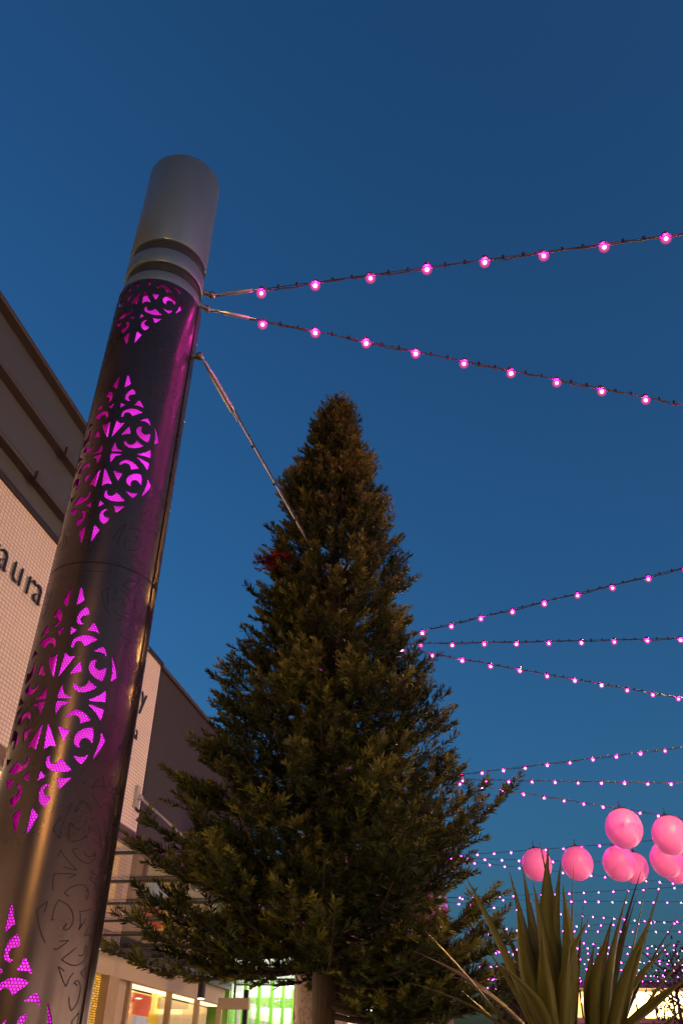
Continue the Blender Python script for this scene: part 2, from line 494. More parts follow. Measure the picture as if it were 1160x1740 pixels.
# shop front under the canopy
bx(MB(), -14, 21.9, LW + 0.02, LW + 0.35, 2.96, 3.335).build('fascia_beam', M_beige, rb)
bx(MB(), 14.02, 14.98, LW + 0.10, LW + 0.16, 0.2, 2.955).build('sequin_curtain', M_gold, rb)
bx(MB(), -14, 13.9, LW + 0.10, LW + 0.16, 0.2, 2.955).build('shop_window_wall', M_warmlit, rb)
bx(MB(), 13.9, 14.02, LW - 0.02, LW + 0.2, 0, 2.958).build('pilaster', M_stone, rb)
bx(MB(), 14.98, 15.42, LW - 0.05, LW + 0.3, 0, 2.958).build('pilaster', M_stone, rb)
bx(MB(), 15.42, 16.15, LW + 0.12, LW + 0.2, 0, 2.955).build('tile_panel', M_beige, rb)
bx(MB(), 16.15, 21.9, LW + 0.42, LW + 0.5, 0, 2.9).build('shop_back_wall', M_glowwall, rb)
bx(MB(), 16.15, 21.9, LW + 0.17, LW + 0.41, 2.93, 2.955).build('shop_ceiling_light', M_warmlit, rb)
for s0, s1 in ((16.2, 18.3), (18.4, 20.1), (20.2, 21.8)):
    bx(MB(), s0, s1, LW + 0.10, LW + 0.112, 0.4, 2.90).build('window_pane', M_shopglass, rb)
for s in (16.15, 18.3, 20.1, 21.8):
    bx(MB(), s, s + 0.1, LW + 0.05, LW + 0.16, 0, 2.957).build('mullion', M_stone, rb)
pst = thing('window_display', 'orange and yellow display blocks behind the restaurant shop window', 'display', street_matrix(0, 0))
bx(MB(), 16.55, 17.75, LW + 0.22, LW + 0.28, 2.50, 2.84).build('orange_block', M_red, pst)
bx(MB(), 16.95, 17.75, LW + 0.17, LW + 0.25, 2.10, 2.48).build('pale_block', M_pale, pst)
bx(MB(), 17.82, 18.15, LW + 0.20, LW + 0.26, 1.0, 2.90).build('yellow_strip', M_yellow, pst)
bx(MB(), 17.50, 17.72, LW + 0.145, LW + 0.165, 2.40, 2.58).build('yellow_strip', M_yellow, pst)

# charcoal neighbour
db = thing('charcoal_building', 'plain dark plum-grey building wall behind the fir tree', 'building', SM)
bx(MB(), 15.46, 23.5, LW + 0.05, LW + 0.3, 3.34, 8.66).build('rendered_wall', M_darkwall, db)
bx(MB(), 15.31, 15.455, LW + 0.10, LW + 0.3, 3.34, 8.655).build('shadow_joint', M_letter, db)
bx(MB(), 15.31, 23.55, LW - 0.02, LW + 0.34, 8.662, 8.742).build('coping', M_trim, db, bevel=0.008)
bx(MB(), 15.31, 23.5, LW + 0.31, 15, 3.34, 8.5).build('body', M_darkwall, db)

# glass canopy with tie rods
cn = thing('glass_canopy', 'glass street canopy with dark ribs and tie rods below the peach wall', 'canopy', SM)
NF, NB, ZC = 3.30, 6.58, 3.30
bx(MB(), -10, 22.0, NF, NF + 0.06, ZC + 0.03, ZC + 0.16).build('front_beam', M_bronze, cn)
bx(MB(), -10, 22.0, NB - 0.09, NB, ZC - 0.03, ZC + 0.12).build('back_rail', M_bronze, cn)
ss = np.arange(-10.02, 22.3, 1.40)
for k, s in enumerate(ss):
    bx(MB(), s, s + 0.045, NF + 0.06, NB - 0.09, ZC + 0.09, ZC + 0.12).build('purlin', M_bronze, cn)
    if k + 1 < len(ss):
        bx(MB(), s + 0.046, ss[k + 1], NF + 0.062, NB - 0.092, ZC + 0.122, ZC + 0.132).build('glass_pane', M_glass, cn)
for s in (-2.0, 15.0, 19.5):
    a = (-(LW - 0.10), s, 5.89); e = (-(NF + 0.05), s + 0.05, ZC + 0.17)
    rod = MB().tube([a, e], 0.022, 8).build('tie_rod', M_alu, cn, smooth=True)
    bx(MB(), s - 0.06, s + 0.06, LW - 0.07, LW - 0.002, 5.70, 6.10).build('bracket', M_alu, rod, bevel=0.008)
    MB().tube([(a[0], s - 0.05, a[2]), (a[0], s + 0.05, a[2])], 0.05, 10).build('pivot', M_alu, rod)

dl = thing('canopy_downlight', 'small lit cylinder downlight hanging under the glass canopy', 'downlight', street_matrix(18.4, 6.05, 2.86))
MB().lathe([(0.075, 0.0), (0.075, 0.26), (0.03, 0.28), (0.03, 0.44)], 20).build('housing', M_bronze, dl, smooth=True)
MB().lathe([(0.062, -0.012), (0.066, -0.002)], 20).build('lens', M_down, dl)

# green shop further along
gs = thing('green_shop', 'bright lime green lit shop seen under the fir tree', 'shop', SM)
bx(MB(), 22.3, 33.0, LW + 0.5, LW + 0.6, 0, 3.9).build('back_wall', M_greenglow, gs)
bx(MB(), 22.2, 22.3, LW, LW + 2.7, 0, 3.9).build('side_wall', M_green, gs)
bx(MB(), 33.0, 33.2, LW, LW + 2.7, 0, 3.9).build('side_wall', M_green, gs)
bx(MB(), 22.3, 33.0, LW - 2.6, LW + 2.6, 3.9, 4.02).build('glowing_soffit', M_soffit, gs)
bx(MB(), 22.2, 33.2, LW - 2.7, LW - 2.6, 3.55, 4.15).build('fascia', M_white, gs)
bx(MB(), 22.2, 33.2, LW - 2.6, 14, 4.15, 5.6).build('upper_wall', M_darkwall, gs)
for k in range(8):
    s = 22.35 + k * 1.4
    bx(MB(), s, s + 0.09, LW, LW + 0.1, 0, 3.88).build('mullion', M_green, gs)
    bx(MB(), s + 0.095, s + 1.3, LW + 0.04, LW + 0.05, 0.2, 3.86).build('window_pane', M_shopglass, gs)
    bx(MB(), s + 0.3, s + 0.62, LW + 0.3, LW + 0.36, 0, 3.3).build('display_panel', M_white, gs)
pp = thing('canopy_post', 'slim dark canopy post beside the green shop', 'post', street_matrix(21.95, 6.1))
MB().box(-0.05, 0.05, -0.05, 0.05, 0, 3.28).build('shaft', M_bronze, pp)
MB().box(-0.10, 0.10, -0.10, 0.10, 0, 0.03).build('base_plate', M_bronze, pp)
sb = thing('sign_box', 'small beige projecting sign box above the slim canopy post', 'sign', street_matrix(20.6, 6.0, 2.80))
MB().box(-0.35, 0.35, -0.06, 0.06, 0, 0.22).build('box', M_beige, sb, bevel=0.01)
MB().box(-0.02, 0.02, -0.02, 0.02, 0.22, 0.56).build('hanger', M_bronze, sb)

# more shops beyond, seen through and beside the lower branches
for k, (s0, s1, h) in enumerate(((33.5, 44, 5.4), (44.5, 58, 5.0), (58.5, 80, 5.8))):
    o = thing('shop_row', ['cream shop with lit white soffit beyond the green shop', 'middle far shop with lit soffit along the left row', 'farthest shop of the left row with lit soffit'][k], 'shop', SM, 'far shops along the left side')
    bx(MB(), s0, s1, LW, LW + 6, 0, h).build('wall', M_beige, o)
    bx(MB(), s0, s1, LW - 2.4, LW - 0.002, 3.5, 3.6).build('glowing_soffit', M_soffit, o)
    bx(MB(), s0, s1, LW - 2.5, LW - 2.4, 3.3, 3.75).build('fascia', M_white, o)
    nwin = int((s1 - s0) / 2.2)
    for j in range(nwin):
        a = s0 + 0.3 + j * 2.2
        bx(MB(), a, a + 1.9, LW - 0.03, LW - 0.004, 0.5, 3.2).build('window', M_warmlit, o)

# ------------------------------------------------------------------ far end: lit pavilion and trees
pv = thing('lit_pavilion', 'long low building with glowing yellow-white window band at the street end', 'building', street_matrix(56, -3.0))
MB().box(-0.5, 26, 0, 8, 0, 4.55).build('wall', M_beige, pv)
MB().box(-1.0, 26.5, -1.2, 9, 5.95, 6.25).build('roof', M_roof, pv)
MB().box(-0.5, 26, 0.3, 8, 4.55, 5.95).build('upper_wall', M_beige, pv)
M_band2 = mat('amber_window_band', (0.9, 0.6, 0.3), emit=(1.0, 0.50, 0.12), es=0.9, noise=(0.8, 0.3))
rpv = random.Random(5)
for k in range(26):
    x0 = 0.1 + 1.0 * k
    zt = 5.86 - (0.25 if rpv.random() < 0.3 else 0)
    MB().box(x0, x0 + 0.90, 0.18, 0.296, 4.62, zt).build('window', M_band if rpv.random() < 0.72 else M_band2, pv)
    MB().box(x0 + 0.9, x0 + 1.0, 0.10, 0.298, 4.60, 5.94).build('mullion', M_bronze, pv)
MB().box(-0.6, 26.1, -1.1, 0.09, 4.30, 4.50).build('canopy', M_stone, pv)
for k in range(9):  # pendant globes added to make the pavilion glow uneven
    MB().ball((1.2 + 2.9 * k, -0.7, 5.35), 0.20, 12, 8).build('added_globe', M_band, pv, smooth=True)
    MB().tube([(1.2 + 2.9 * k, -0.7, 5.55), (1.2 + 2.9 * k, -0.7, 5.95)], 0.02, 6).build('added_hanger', M_bronze, pv)

def blob_tree(name, label, mw, h, r, n, seed, leaf=0.16, sparse=False):
    rs = np.random.RandomState(seed)
    t = thing(name, label, 'tree', mw, 'far trees at the street end')
    tm = MB(); tm.tube([(0, 0, 0), (0.05, 0, h * 0.3), (0, 0.05, h * 0.55), (0.05, 0, h * 0.9)], [0.18, 0.14, 0.09, 0.03], 8)
    for k in range(16):
        a = rs.rand() * 6.28; z = h * (0.3 + 0.5 * rs.rand()); l = r * (0.6 + 0.4 * rs.rand())
        tm.tube([(0, 0, z), (l * 0.5 * math.cos(a), l * 0.5 * math.sin(a), z + l * 0.35), (l * math.cos(a), l * math.sin(a), z + l * 0.8)], [0.06, 0.04, 0.012], 5)
    tm.build('trunk', M_bark, t, smooth=True)
    clumps = rs.normal(size=(26, 3)); clumps /= np.linalg.norm(clumps, axis=1)[:, None]
    clumps *= (0.35 + 0.65 * rs.rand(26, 1)) * np.array([r, r, h * 0.34]); clumps[:, 2] += h * 0.64
    cidx = rs.randint(0, 26, n)
    c = clumps[cidx] + rs.normal(size=(n, 3)) * r * 0.19
    d1 = rs.normal(size=(n, 3)); d1 /= np.linalg.norm(d1, axis=1)[:, None]
    d2 = np.cross(d1, rs.normal(size=(n, 3))); d2 /= np.linalg.norm(d2, axis=1)[:, None]
    v = np.stack([c - d1 * leaf, c + d2 * leaf * 0.4, c + d1 * leaf, c - d2 * leaf * 0.4], 1).reshape(-1, 3)
    f = (np.arange(n)[:, None] * 4 + np.array([[0, 1, 2, 3]]))
    me = np_mesh('crown', v, f, M_farleaf, np.repeat(rs.rand(26)[cidx], 4))
    link(bpy.data.objects.new('crown', me), t)
    return t
blob_tree('street_tree', 'round dark street tree far off behind the sword-leaved plant', street_matrix(47, -0.3), 7.4, 1.3, 3500, 3)
blob_tree('street_tree', 'thin twiggy street tree above the lit pavilion', street_matrix(50, -8.3), 7.9, 2.0, 900, 4, 0.13)
blob_tree('street_tree', 'low dark tree left of the lit pavilion roof', street_matrix(66, -1.2), 7.0, 1.8, 2500, 9)
blob_tree('street_tree', 'rightmost twiggy street tree above the lit pavilion', street_matrix(53, -10.6), 7.6, 2.0, 900, 14, 0.13)

# right-hand side of the street: the building that carries the far ends of the light strings
rw = thing('right_building', 'unseen building along the right side of the street, wall tinted violet for reflections', 'building', SM)
bx(MB(), -12, 36, -9.2, -8.9, 0, 7.0).build('wall', M_tintwall, rw)
bx(MB(), -12, 36, -16, -9.21, 0, 6.9).build('body', M_darkwall, rw)
for k in range(14):
    s = -11 + k * 3.3
    bx(MB(), s, s + 2.4, -8.89, -8.86, 0.4, 2.85).build('shop_window', M_shopfront, rw)
bx(MB(), -12, 36, -8.89, -7.4, 3.3, 3.42).build('canopy', M_bronze, rw)

# street lamps behind the viewer whose warm light falls on wall, tree and column
def street_lamp(mw, label, power, h=8.0):
    t = thing('street_lamp', label, 'street lamp', mw, 'street lamps across the street')
    MB().tube([(0, 0, 0), (0, 0, 1.0), (0, 0, h), (0.1, 0, h + 0.3), (0.45, 0, h + 0.5), (1.0, 0, h + 0.55)], [0.09, 0.075, 0.055, 0.05, 0.045, 0.04], 12).build('post', M_bronze, t, smooth=True)
    MB().lathe([(0.14, 0), (0.14, 0.05), (0.07, 0.5), (0.06, 0.9)], 14).build('base', M_bronze, t, smooth=True)
    hd_ = MB().box(0.75, 1.5, -0.14, 0.14, h + 0.49, h + 0.61).build('lamp_head', M_bronze, t, bevel=0.03)
    MB().box(0.85, 1.45, -0.11, 0.11, h + 0.470, h + 0.486).build('lens', M_lampglass, hd_)
    ld = bpy.data.lights.new('lamp_light', 'POINT'); ld.energy = power; ld.color = (1.0, 0.54, 0.13); ld.shadow_soft_size = 0.16
    lo = bpy.data.objects.new('lamp_light', ld); link(lo, t); lo.location = (1.15, 0, h + 0.38)
    return t
street_lamp(Matrix.Translation((8.2, 12.6, 0)) @ Matrix.Rotation(math.radians(190), 4, 'Z'), 'tall street lamp with a warm lit head, across the street beyond the right edge', 1050)
street_lamp(Matrix.Translation((-2.1, -13.0, 0)), 'street lamp with a warm lit head, behind the viewer', 1000, 6.4)

# ------------------------------------------------------------------ light columns
MOTIF = {'H1': [(0.0239, 0.6245), (0.0392, 0.5969), (0.0625, 0.5374), (0.0289, 0.5083), (0.0234, 0.5008), (0.0231, 0.5544)],
         'H2': [(0.0773, 0.5027), (0.0923, 0.4842), (0.1016, 0.4568), (0.0868, 0.4516), (0.0692, 0.4485), (0.0622, 0.4332), (0.0657, 0.4147), (0.0769, 0.4079), (0.0883, 0.4081), (0.0788, 0.3977), (0.0641, 0.3969), (0.0486, 0.4086), (0.0412, 0.4253), (0.0418, 0.4514), (0.0493, 0.4741), (0.0627, 0.4916)],
         'H3': [(0.1258, 0.4226), (0.1427, 0.4049), (0.1625, 0.3772), (0.1765, 0.3544), (0.1476, 0.3688), (0.0984, 0.371), (0.1149, 0.3876)],
         'H4': [(0.0186, 0.3885), (0.0339, 0.3808), (0.0586, 0.3657), (0.0394, 0.3532), (0.0271, 0.3387)],
         'H5': [(0.049, 0.2684), (0.0409, 0.2826), (0.0422, 0.3024), (0.0492, 0.3206), (0.0664, 0.3339), (0.0906, 0.3435), (0.1193, 0.3452), (0.1448, 0.3389), (0.1677, 0.3295), (0.1451, 0.3099), (0.1254, 0.2942), (0.1088, 0.2802), (0.1031, 0.2933), (0.0879, 0.3063), (0.0748, 0.3071), (0.0626, 0.3029), (0.0569, 0.2901), (0.0587, 0.2694)],
         'H6': [(0.0188, 0.2484), (0.0298, 0.2358), (0.0472, 0.2234), (0.076, 0.2334), (0.058, 0.1938), (0.0373, 0.1517), (0.0102, 0.1075), (0.013, 0.18)],
         'H7': [(0.1113, 0.2153), (0.108, 0.1903), (0.1212, 0.1449), (0.088, 0.1381), (0.0618, 0.1263), (0.0824, 0.1671)],
         'H8': [(0.1512, 0.2583), (0.1707, 0.2764), (0.1969, 0.2967), (0.2079, 0.2922), (0.2208, 0.2686), (0.2298, 0.2389), (0.2106, 0.2587), (0.1892, 0.265), (0.1669, 0.2613)],
         'H9': [(0.246, 0.2759), (0.261, 0.2553), (0.2821, 0.2156), (0.3036, 0.1591), (0.268, 0.1233), (0.2708, 0.166), (0.2605, 0.223)],
         'H10': [(0.1874, 0.2169), (0.1706, 0.2229), (0.1562, 0.2131), (0.1482, 0.1958), (0.1485, 0.1714), (0.1621, 0.146), (0.1847, 0.1279), (0.2254, 0.1142), (0.2357, 0.1418), (0.2386, 0.1917), (0.2269, 0.1885), (0.2157, 0.175), (0.1962, 0.1721), (0.1814, 0.1811), (0.1752, 0.1973), (0.1765, 0.2082)],
         'H11': [(0.0998, 0.0962), (0.091, 0.0819), (0.0951, 0.0687), (0.1074, 0.0529), (0.1248, 0.0431), (0.1553, 0.0457), (0.19, 0.064), (0.2086, 0.0868), (0.1839, 0.0968), (0.1621, 0.1115), (0.1565, 0.09), (0.1438, 0.0744), (0.1259, 0.0702), (0.1091, 0.0768)],
         'H12': [(0.0418, 0.0798), (0.0505, 0.0529), (0.0591, 0.0296), (0.0858, 0.0209), (0.1044, 0.0125), (0.0852, 0.0082), (0.0274, 0.0053), (0.0299, 0.0393)],
         'H13': [(0.1714, 0.0099), (0.2032, 0.028), (0.238, 0.0565), (0.2563, 0.0802), (0.2623, 0.0495), (0.2649, 0.0181), (0.2326, 0.013), (0.2003, 0.0089)]}
RS = 0.289
CIRC = 2 * math.pi * RS
PER = 1.51
D0, AZ0 = 4.3, math.radians(-17.95)
C0 = np.array([D0 * math.sin(AZ0), D0 * math.cos(AZ0)])
# local frame of a column: local -Y faces the viewer at phi = 0, +X is phi = 90
def cyl(u, z, r=RS):
    ph = u / RS - math.radians(28)
    return np.stack([r * np.sin(ph), -r * np.cos(ph), z], -1)
def polys(z0, z1):
    out = []
    for kc in range(-1, 4):
        zc = 1.565 + PER * kc
        for uc in (0.0, CIRC / 2):
            for q in MOTIF.values():
                q = np.array(q)
                for sx_ in (1, -1):
                    for sy_ in (1, -1):
                        p = q * np.array([sx_, sy_]) + np.array([uc, zc])
                        if p[:, 1].max() < z0 + 0.03 or p[:, 1].min() > z1 - 0.03:
                            continue
                        out.append(p)
    return out
def poly_sd(P, poly):
    a = poly; b_ = np.roll(poly, -1, 0)
    d = np.full(len(P), 1e9); ins = np.zeros(len(P), bool)
    for p0, p1 in zip(a, b_):
        e = p1 - p0; w = P - p0
        t = np.clip((w @ e) / max(e @ e, 1e-12), 0, 1)
        d = np.minimum(d, np.linalg.norm(w - t[:, None] * e, axis=1))
        c = ((p0[1] > P[:, 1]) != (p1[1] > P[:, 1]))
        with np.errstate(divide='ignore', invalid='ignore'):
            xi = e[0] * (P[:, 1] - p0[1]) / (e[1] if abs(e[1]) > 1e-12 else 1e-12) + p0[0]
        ins ^= c & (P[:, 0] < xi)
    return np.where(ins, -d, d)
def panel_mesh(name, z0, z1):
    nu = 264; du = CIRC / nu; nv = int(round((z1 - z0) / 0.007)); dv = (z1 - z0) / nv
    us = np.arange(nu) * du - CIRC / 4; vs = z0 + np.arange(nv + 1) * dv
    UU, VV = np.meshgrid(us, vs, indexing='ij')
    sd = np.full(UU.shape, 0.05)
    margin = 0.016
    for p in polys(z0, z1):
        for sh in (0, CIRC, -CIRC):
            q = p + np.array([sh, 0])
            m_ = (UU > q[:, 0].min() - margin) & (UU < q[:, 0].max() + margin) & (VV > q[:, 1].min() - margin) & (VV < q[:, 1].max() + margin)
            if not m_.any():
                continue
            pts = np.stack([UU[m_], VV[m_]], 1)
            sd[m_] = np.minimum(sd[m_], poly_sd(pts, q))
    edge = np.minimum(VV - z0, z1 - VV)
    sd = np.where(edge < 0.02, 0.05, sd)
    sd = sd + 0.0004
    sol = sd > 0
    idx = -np.ones(sol.shape, int); idx[sol] = np.arange(sol.sum())
    verts = list(map(tuple, np.stack([UU[sol], VV[sol]], 1)))
    faces = []; rims = []
    ip = (np.arange(nu) + 1) % nu
    s00 = sol[:, :-1]; s10 = sol[ip][:, :-1]; s11 = sol[ip][:, 1:]; s01 = sol[:, 1:]
    full = s00 & s10 & s11 & s01
    i, j = np.nonzero(full)
    faces += [tuple(x) for x in np.stack([idx[i, j], idx[ip[i], j], idx[ip[i], j + 1], idx[i, j + 1]], 1).tolist()]
    cut = (s00 | s10 | s11 | s01) & ~full
    cache = {}
    def cross(a, b_):
        key = (a, b_) if a < b_ else (b_, a)
        if key in cache:
            return cache[key]
        (i1, j1), (i2, j2) = key
        f1, f2 = sd[i1, j1], sd[i2, j2]; t = f1 / (f1 - f2)
        u1, u2 = us[i1], us[i2]
        if abs(u1 - u2) > CIRC / 2:
            u2 = u2 + CIRC if u2 < u1 else u2 - CIRC
        verts.append((u1 + (u2 - u1) * t, vs[j1] + (vs[j2] - vs[j1]) * t))
        cache[key] = len(verts) - 1
        return cache[key]
    for i, j in zip(*np.nonzero(cut)):
        i2 = ip[i]
        cs = [(int(i), int(j)), (int(i2), int(j)), (int(i2), int(j) + 1), (int(i), int(j) + 1)]
        poly = []; ex = None; en = None
        for k in range(4):
            a, b_ = cs[k], cs[(k + 1) % 4]
            if sol[a]: poly.append(idx[a])
            if sol[a] != sol[b_]:
                c = cross(a, b_); poly.append(c)
                if sol[a]: ex = c
                else: en = c
        if len(poly) >= 3:
            faces.append(tuple(int(x) for x in poly))
        if ex is not None and en is not None:
            rims.append((ex, en))
    uvv = np.array(verts)
    V = cyl(uvv[:, 0], uvv[:, 1])
    nb = len(V)
    # rims go inwards; their vertices are their own so the sheet shades smoothly
    RI = {}
    extra = []
    def rim(i_, inner):
        key = (i_, inner)
        if key not in RI:
            RI[key] = nb + len(extra)
            extra.append(cyl(uvv[i_:i_ + 1, 0], uvv[i_:i_ + 1, 1], RS - (0.007 if inner else 0.0))[0])
        return RI[key]
    for a, b_ in rims:
        faces.append((rim(a, 0), rim(a, 1), rim(b_, 1), rim(b_, 0)))
    Vall = np.concatenate([V, np.array(extra)]) if extra else V
    me = bpy.data.meshes.new(name)
    me.from_pydata(Vall.tolist(), [], faces)
    me.materials.append(M_shell)
    me.polygons.foreach_set('use_smooth', [True] * len(me.polygons))
    me.update()
    return me
def ribbon(mb, pts, w, r):
    """narrow strip along (u, z) points on the sheet"""
    pts = np.array(pts); n = len(pts)
    for k in range(n - 1):
        a, b_ = pts[k], pts[k + 1]; d = b_ - a; L = np.linalg.norm(d)
        if L < 1e-5: continue
        nn = np.array([-d[1], d[0]]) / L * w / 2
        sub = max(1, int(L / 0.03))
        for q in range(sub):
            p0 = a + d * q / sub; p1 = a + d * (q + 1) / sub
            base = len(mb.v)
            for p in (p0 + nn, p1 + nn, p1 - nn, p0 - nn):
                mb.v.append(tuple(cyl(np.array(p[0]), np.array(p[1]), r)))
            mb.f.append((base, base + 3, base + 2, base + 1))
def grooves(z0, z1, seed):
    rs = random.Random(seed)
    mb = MB()
    for kc in range(-1, 5):
        zc = 1.565 + PER * kc - PER / 2
        for uc in (CIRC / 4, -CIRC / 4):
            for name, q in MOTIF.items():
                q = np.array(q)
                for sx_ in (1, -1):
                    for sy_ in (1, -1):
                        p = q * np.array([sx_ * 1.05, sy_ * 1.02]) + np.array([uc, zc])
                        n = len(p)
                        st = rs.randrange(n); ln = max(3, int(n * rs.uniform(0.6, 1.0)))
                        seg = [p[(st + k) % n] for k in range(ln + 1)]
                        if max(x[1] for x in seg) > z1 - 0.025 or min(x[1] for x in seg) < z0 + 0.025:
                            continue
                        ribbon(mb, seg, 0.0042, RS + 0.0012)
    # border lines near the joint and seams
    for u0 in (-0.40, 0.03, 0.25):
        ribbon(mb, [(u0, z1 - 0.05), (u0 + 0.16, z1 - 0.05)], 0.0045, RS + 0.0012)
    return mb
LUGS = ((92, 6.41), (104, 6.33), (66, 5.62))
PZ = [(1.585, 3.836), (3.846, 6.10)]
def build_column(mw, label):
    t = thing('light_column', label, 'light column', mw, 'light columns along the left side of the street')
    for k, (a, b_) in enumerate(PZ):
        o = bpy.data.objects.new('cutout_panel', panel_mesh('cutout_panel', a, b_)); link(o, t)
        gv = grooves(a, b_, 11 + k).build('engraving', M_groove, o); gv['kind'] = 'stuff'
        # vertical seam strip on the flank
        for pc in (62, -118):
            sm_ = MB()
            ph = [math.radians(pc + d) for d in np.linspace(0, 22, 9)]
            for q in ph:
                for z in (a, b_):
                    sm_.v.append(((RS + 0.007) * math.sin(q), -(RS + 0.007) * math.cos(q), z))
            for i in range(len(ph) - 1):
                sm_.f.append((2 * i, 2 * i + 2, 2 * i + 3, 2 * i + 1))
            # turned-in edges
            for q, fl in ((ph[0], 0), (ph[-1], 1)):
                b0 = len(sm_.v)
                for r in (RS + 0.007, RS - 0.004):
                    for z in (a, b_):
                        sm_.v.append((r * math.sin(q), -r * math.cos(q), z))
                sm_.f.append((b0, b0 + 1, b0 + 3, b0 + 2))
            st = sm_.build('seam_strip', M_shell, o, smooth=True)
    # joint band between the sheets
    MB().lathe([(RS - 0.016, 3.80), (RS - 0.003, 3.812), (RS - 0.003, 3.870), (RS - 0.016, 3.88)], 64, closed=False).build('joint', M_groove, t, smooth=True)
    # base sleeve
    MB().lathe([(RS + 0.03, 0), (RS + 0.03, 0.05), (RS, 0.08), (RS, 1.58)], 64).build('base_sleeve', M_shell, t, smooth=True)
    # perforated sheet with UVs in metres
    rp = 0.258; seg = 96
    pm = MB(); zz = np.linspace(1.5, 6.12, 12)
    for z in zz:
        for k in range(seg + 1):
            an = 2 * math.pi * k / seg
            pm.v.append((rp * math.sin(an), -rp * math.cos(an), z))
    uvs = []
    for i in range(len(zz) - 1):
        for k in range(seg):
            b0 = i * (seg + 1) + k
            pm.f.append((b0, b0 + 1, b0 + seg + 2, b0 + seg + 1))
            for kk, ii in ((k, i), (k + 1, i), (k + 1, i + 1), (k, i + 1)):
                uvs += [2 * math.pi * kk / seg * rp, zz[ii]]
    me = pm.mesh('perforated_sheet', M_perf, True)
    ul = me.uv_layers.new(name='UVMap'); ul.data.foreach_set('uv', uvs)
    link(bpy.data.objects.new('perforated_sheet', me), t)
    MB().lathe([(0.165, 1.52), (0.165, 6.08)], 32).build('lit_core', M_core, t, smooth=True)
    # rings and cap
    rr = 0.272
    MB().lathe([(0.20, 6.06), (rr - 0.012, 6.10), (rr - 0.012, 6.60), (0.20, 6.62)], 96, closed=False).build('shade_neck', M_gapshade, t, smooth=True)  # black filler behind the rings, painted shade for the open gaps
    for a, b_, e in ((6.104, 6.208, 0.003), (6.304, 6.444, 0.007), (6.547, 7.58, 0.007)):
        ro = rr + e
        MB().lathe([(rr - 0.010, a), (ro - 0.003, a), (ro, a + 0.005), (ro, b_ - 0.005), (ro - 0.003, b_), (rr - 0.010, b_)], 96, closed=b_ > 7).build('cap' if b_ > 7 else 'ring', M_cap, t, smooth=True)
    # cable lugs on the right flank
    for ph, z in LUGS:
        q = math.radians(ph)
        p0 = Vector((RS * 0.92 * math.sin(q), -RS * 0.92 * math.cos(q), z)); p1 = Vector(((RS + 0.06) * math.sin(q), -(RS + 0.06) * math.cos(q), z))
        lg = MB().tube([p0, p1], 0.02, 8).build('cable_lug', M_wire, t, smooth=True)
        MB().ball(p1, 0.03, 10, 6).build('eye', M_wire, lg, smooth=True)
    # rivets
    for z in (2.05, 2.9, 3.5, 4.4, 5.1, 5.8):
        q = math.radians(79); r = RS + 0.007
        MB().ball((r * math.sin(q), -r * math.cos(q), z), 0.008, 8, 5).build('rivet', M_steel, t)
    return t
def col_mw(x, y):
    return Matrix.Translation((x, y, 0)) @ Matrix.Rotation(-AZ0, 4, 'Z')
col0 = build_column(col_mw(C0[0], C0[1]), 'tall charcoal light column with magenta glowing scroll cut-outs and grey cap, at left')
POLE = [(C0[0], C0[1]), (-0.12, 10.25), (1.05, 16.45)]
for k in range(3, 11):
    POLE.append((1.05 + 1.14 * (k - 2), 16.45 + 6.2 * (k - 2)))
nth = ['second', 'third', 'fourth', 'fifth']
for k in range(1, 5):
    copy_tree(col0, col_mw(*POLE[k]) @ Matrix.Rotation(math.radians(112), 4, 'Z'), 'light column hidden behind the fir tree, %s of the row' % nth[k - 1])
rc = copy_tree(col0, col_mw(6.9, 8.0) @ Matrix.Rotation(math.radians(120), 4, 'Z'), 'matching light column across the street, outside the view at right')
rc['group'] = 'light columns across the street'

